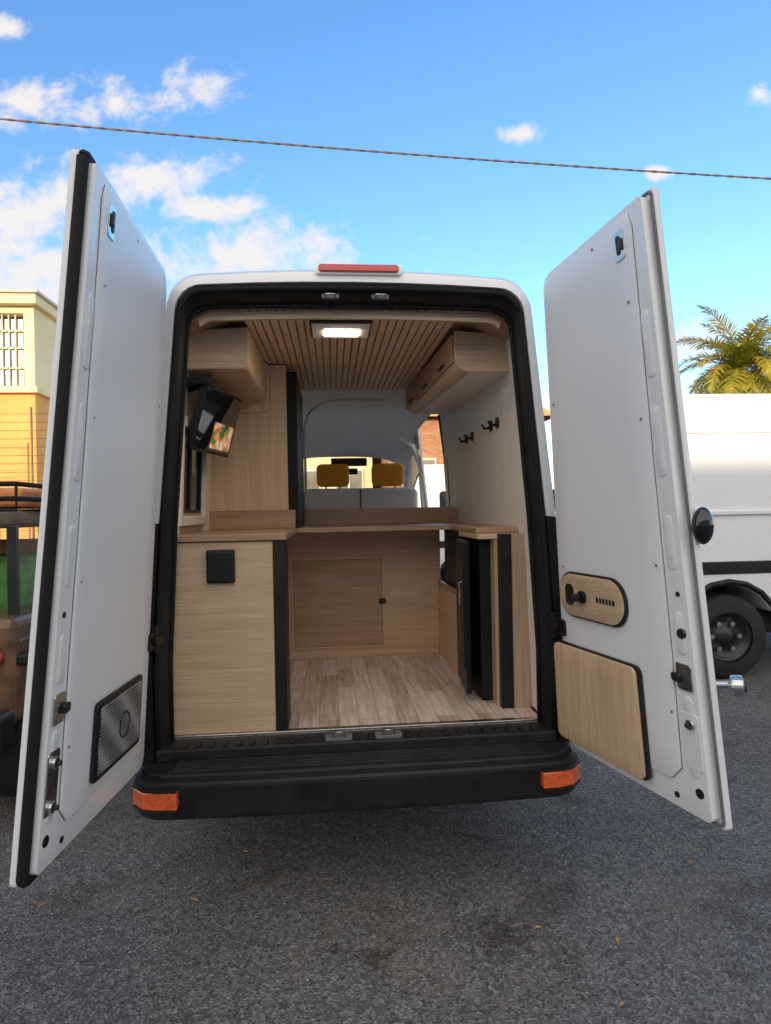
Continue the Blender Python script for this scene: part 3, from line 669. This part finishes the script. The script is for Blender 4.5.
# ---------------------------------------------------------------- ground
G,nt,b=newmat('asphalt')
tc=nt.nodes.new('ShaderNodeTexCoord')
def noise(sc,det=5,ro=.6):
    n=nt.nodes.new('ShaderNodeTexNoise'); n.inputs['Scale'].default_value=sc; n.inputs['Detail'].default_value=det; n.inputs['Roughness'].default_value=ro
    nt.links.new(tc.outputs['Object'],n.inputs['Vector']); return n
def ramp(src,els):
    r=nt.nodes.new('ShaderNodeValToRGB'); e=r.color_ramp.elements
    e[0].position,e[0].color=els[0][0],(*els[0][1],1); e[1].position,e[1].color=els[-1][0],(*els[-1][1],1)
    for p,c in els[1:-1]:
        q=e.new(p); q.color=(*c,1)
    nt.links.new(src,r.inputs[0]); return r
def mix(mode,a,bb,f=1):
    m=nt.nodes.new('ShaderNodeMix'); m.data_type='RGBA'; m.blend_type=mode
    if isinstance(f,(int,float)): m.inputs[0].default_value=f
    else: nt.links.new(f,m.inputs[0])
    nt.links.new(a,m.inputs[6]); nt.links.new(bb,m.inputs[7]); return m.outputs[2]
big=ramp(noise(.7,5).outputs['Fac'],[(.3,(.115,.112,.11)),(.55,(.155,.15,.147)),(.75,(.19,.18,.172))])
vo=nt.nodes.new('ShaderNodeTexVoronoi'); vo.inputs['Scale'].default_value=95; nt.links.new(tc.outputs['Object'],vo.inputs['Vector'])
ag=ramp(vo.outputs['Color'],[(.1,(.35,.35,.36)),(.6,(1,1,1)),(.95,(1.9,1.87,1.83))])
c1=mix('MULTIPLY',big.outputs[0],ag.outputs[0],.85)
fine=ramp(noise(260,1).outputs['Fac'],[(.35,(.6,.6,.6)),(.65,(1.35,1.35,1.35))])
c2=mix('MULTIPLY',c1,fine.outputs[0],.8)
st=ramp(noise(1.9,6,.7).outputs['Fac'],[(.54,(1,1,1)),(.62,(.68,.65,.62)),(.75,(.48,.45,.43))])
c3=mix('MULTIPLY',c2,st.outputs[0],.8)
du=ramp(noise(1.1,6,.75).outputs['Fac'],[(.54,(0,0,0)),(.72,(.55,.55,.55))])
bn=nt.nodes.new('ShaderNodeRGB'); bn.outputs[0].default_value=(.20,.155,.12,1)
c4=mix('MIX',c3,bn.outputs[0],du.outputs[0])
def mth(op,a,b_=None):
    n=nt.nodes.new('ShaderNodeMath'); n.operation=op
    for i,v in enumerate((a,b_)):
        if v is None: continue
        if isinstance(v,(int,float)): n.inputs[i].default_value=v
        else: nt.links.new(v,n.inputs[i])
    return n.outputs[0]
ns=noise(22,4,.7).outputs['Fac']; acc_=None
for (sxx,syy,sr) in((.02,-.42,.10),(-.12,-.36,.05),(.75,-.9,.06),(-.6,-.75,.16),(.5,-.35,.2)):
    vd=nt.nodes.new('ShaderNodeVectorMath'); vd.operation='DISTANCE'; nt.links.new(tc.outputs['Object'],vd.inputs[0]); vd.inputs[1].default_value=(sxx,syy,0)
    d=mth('SUBTRACT',1.0,mth('DIVIDE',vd.outputs['Value'],sr)); acc_=d if acc_ is None else mth('MAXIMUM',acc_,d)
sm=ramp(mth('ADD',acc_,mth('MULTIPLY',mth('SUBTRACT',ns,.5),2.6)),[(.25,(1,1,1)),(.7,(.32,.28,.25))])
c5=mix('MULTIPLY',c4,sm.outputs[0],.75)
nt.links.new(c5,b.inputs['Base Color']); b.inputs['Roughness'].default_value=.88; b.inputs['Specular IOR Level'].default_value=.3
bp=nt.nodes.new('ShaderNodeBump'); bp.inputs['Strength'].default_value=.7; bp.inputs['Distance'].default_value=.012
nt.links.new(vo.outputs['Distance'],bp.inputs['Height'])
bp2=nt.nodes.new('ShaderNodeBump'); bp2.inputs['Strength'].default_value=.6; bp2.inputs['Distance'].default_value=.02
nt.links.new(noise(14,4).outputs['Fac'],bp2.inputs['Height']); nt.links.new(bp.outputs[0],bp2.inputs['Normal']); nt.links.new(bp2.outputs[0],b.inputs['Normal'])
mesh('ground',[(-400,-400,0),(400,-400,0),(400,400,0),(-400,400,0)],[(0,1,2,3)],G)
PEB=plain('pebble',(.28,.27,.26),.9,var=.5,scale=9)
vs=[];fs=[]
ico=[(0,0,1),(.9,0,.2),(0,.9,.2),(-.9,0,.2),(0,-.9,.2),(0,0,-.6)]
icf=[(0,1,2),(0,2,3),(0,3,4),(0,4,1),(5,2,1),(5,3,2),(5,4,3),(5,1,4)]
for i in range(3500):
    x=random.uniform(-2.2,2.6); y=random.uniform(-2.3,1.5); r=random.uniform(.0015,.0045)*(1.7 if random.random()<.05 else 1); a=random.random()*6.28
    j=len(vs)
    for p in ico:
        px,py=p[0]*math.cos(a)-p[1]*math.sin(a),p[0]*math.sin(a)+p[1]*math.cos(a)
        vs.append((x+px*r*random.uniform(.7,1.3),y+py*r*random.uniform(.7,1.3),r*.4+p[2]*r*.7))
    fs+=[tuple(j+k for k in f) for f in icf]
mesh('gravel',vs,fs,PEB)
LV=plain('dry_leaf',(.38,.23,.10),.8,var=.5,scale=12)
vs=[];fs=[]
for i in range(60):
    x=random.uniform(-1.6,2.8); y=random.uniform(-1.5,2.5); a=random.random()*6.28; l=random.uniform(.010,.028); w=l*.35
    j=len(vs)
    for u,v,z in((-l,0,.004),(-l*.2,w,.012),(l,0,.006),(-l*.1,-w,.010)):
        vs.append((x+u*math.cos(a)-v*math.sin(a),y+u*math.sin(a)+v*math.cos(a),z))
    fs+=[(j,j+1,j+2),(j,j+2,j+3)]
mesh('fallen_leaves',vs,fs,LV)

# ---------------------------------------------------------------- sky, sun
el=math.radians(12); azr=math.radians(207)
sd=Vector((math.sin(azr)*math.cos(el),math.cos(azr)*math.cos(el),math.sin(el)))
W=D.worlds.new('World'); SC.world=W; W.use_nodes=True; nt=W.node_tree
bg=nt.nodes['Background']; bg.inputs['Strength'].default_value=.15
sky=nt.nodes.new('ShaderNodeTexSky'); sky.sky_type='NISHITA'; sky.sun_disc=False; sky.sun_elevation=el; sky.sun_rotation=azr
sky.air_density=1.0; sky.dust_density=.4; sky.ozone_density=2.2; sky.altitude=0
hs=nt.nodes.new('ShaderNodeHueSaturation'); hs.inputs['Hue'].default_value=.506; hs.inputs['Saturation'].default_value=1.18; hs.inputs['Value'].default_value=2.6
nt.links.new(sky.outputs[0],hs.inputs['Color'])
tc=nt.nodes.new('ShaderNodeTexCoord'); rot=nt.nodes.new('ShaderNodeVectorRotate'); rot.rotation_type='Z_AXIS'; rot.inputs['Angle'].default_value=math.radians(5)
nt.links.new(tc.outputs['Generated'],rot.inputs['Vector'])
sx=nt.nodes.new('ShaderNodeSeparateXYZ'); nt.links.new(rot.outputs[0],sx.inputs[0])
def M(op,a,b=None,c=None):
    n=nt.nodes.new('ShaderNodeMath'); n.operation=op
    for i,v in enumerate((a,b,c)):
        if v is None: continue
        if isinstance(v,(int,float)): n.inputs[i].default_value=v
        else: nt.links.new(v,n.inputs[i])
    return n.outputs[0]
yy=M('MAXIMUM',sx.outputs['Y'],.08)
gx=M('DIVIDE',sx.outputs['X'],yy); gz=M('DIVIDE',sx.outputs['Z'],yy)
cb=nt.nodes.new('ShaderNodeCombineXYZ'); nt.links.new(gx,cb.inputs[0]); nt.links.new(gz,cb.inputs[1])
def wn(sc,det,ro=.6):
    n=nt.nodes.new('ShaderNodeTexNoise'); n.inputs['Scale'].default_value=sc; n.inputs['Detail'].default_value=det; n.inputs['Roughness'].default_value=ro; n.inputs['Distortion'].default_value=.3
    nt.links.new(cb.outputs[0],n.inputs['Vector']); return n
clouds=[(-.280,.689,.06,.042),(-.42,.654,.065,.04),(-.563,.664,.085,.045),(-.357,.54,.12,.042),(-.269,.487,.09,.030),(-.578,.481,.15,.08),(-.214,.413,.20,.055),(-.578,.384,.18,.13),(-.438,.40,.15,.07),(.221,.595,.035,.016),(.603,.654,.025,.02),(.45,.53,.025,.012),(.508,.265,.08,.04),(-.595,.78,.04,.02)]
acc=None
for cx,cz,rx,rz in clouds:
    a=M('DIVIDE',M('SUBTRACT',gx,cx),rx); c=M('DIVIDE',M('SUBTRACT',gz,cz),rz)
    d=M('SUBTRACT',1.0,M('SQRT',M('ADD',M('MULTIPLY',a,a),M('MULTIPLY',c,c))))
    acc=d if acc is None else M('MAXIMUM',acc,d)
acc=M('MAXIMUM',acc,-1.0)
fb=wn(13,8,.66).outputs['Fac']
den=M('ADD',acc,M('MULTIPLY',M('SUBTRACT',fb,.5),3.6))
mr=nt.nodes.new('ShaderNodeMapRange'); mr.interpolation_type='SMOOTHSTEP'; mr.inputs['From Min'].default_value=-.2; mr.inputs['From Max'].default_value=.85; mr.inputs['To Max'].default_value=.95
nt.links.new(den,mr.inputs['Value'])
mx=nt.nodes.new('ShaderNodeMix'); mx.data_type='RGBA'; nt.links.new(mr.outputs[0],mx.inputs[0]); nt.links.new(hs.outputs[0],mx.inputs[6]); mx.inputs[7].default_value=(6.3,6.0,5.8,1)
# unseen cloud bank added behind the camera to brighten and neutralise the shade
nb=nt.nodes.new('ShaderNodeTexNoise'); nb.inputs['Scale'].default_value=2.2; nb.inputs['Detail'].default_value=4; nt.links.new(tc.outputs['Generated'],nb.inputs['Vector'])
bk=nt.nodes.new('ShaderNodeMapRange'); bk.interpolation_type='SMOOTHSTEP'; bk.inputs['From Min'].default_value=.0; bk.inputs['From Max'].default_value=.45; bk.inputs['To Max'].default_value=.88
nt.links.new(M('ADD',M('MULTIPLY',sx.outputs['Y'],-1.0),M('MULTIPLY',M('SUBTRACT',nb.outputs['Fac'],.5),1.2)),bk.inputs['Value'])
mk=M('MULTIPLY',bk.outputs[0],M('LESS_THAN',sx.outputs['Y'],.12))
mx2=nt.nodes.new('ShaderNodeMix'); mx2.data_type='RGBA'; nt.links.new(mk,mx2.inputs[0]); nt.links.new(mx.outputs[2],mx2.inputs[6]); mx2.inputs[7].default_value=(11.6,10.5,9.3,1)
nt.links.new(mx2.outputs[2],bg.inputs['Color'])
L=D.lights.new('sun','SUN'); L.energy=5; L.angle=math.radians(.5); L.color=(1,.80,.56)
so=D.objects.new('sun',L); SC.collection.objects.link(so); so.rotation_euler=sd.to_track_quat('Z','Y').to_euler(); so.location=(-10,-20,15)
# ---------------------------------------------------------------- camera
cd=D.cameras.new('camera'); co=D.objects.new('camera',cd); SC.collection.objects.link(co); SC.camera=co
cd.sensor_fit='HORIZONTAL'; cd.sensor_width=36; cd.lens=36*630/771; cd.clip_end=2000; cd.clip_start=.02
co.matrix_world=Matrix.Translation((-.118,-2.75,1.65))@Matrix.Rotation(math.radians(-5),4,'Z')@Matrix.Rotation(math.radians(90),4,'X')@Matrix.Rotation(math.radians(-1.1),4,'Z')
SC.view_settings.view_transform='Standard'; SC.view_settings.look='None'; SC.view_settings.exposure=0
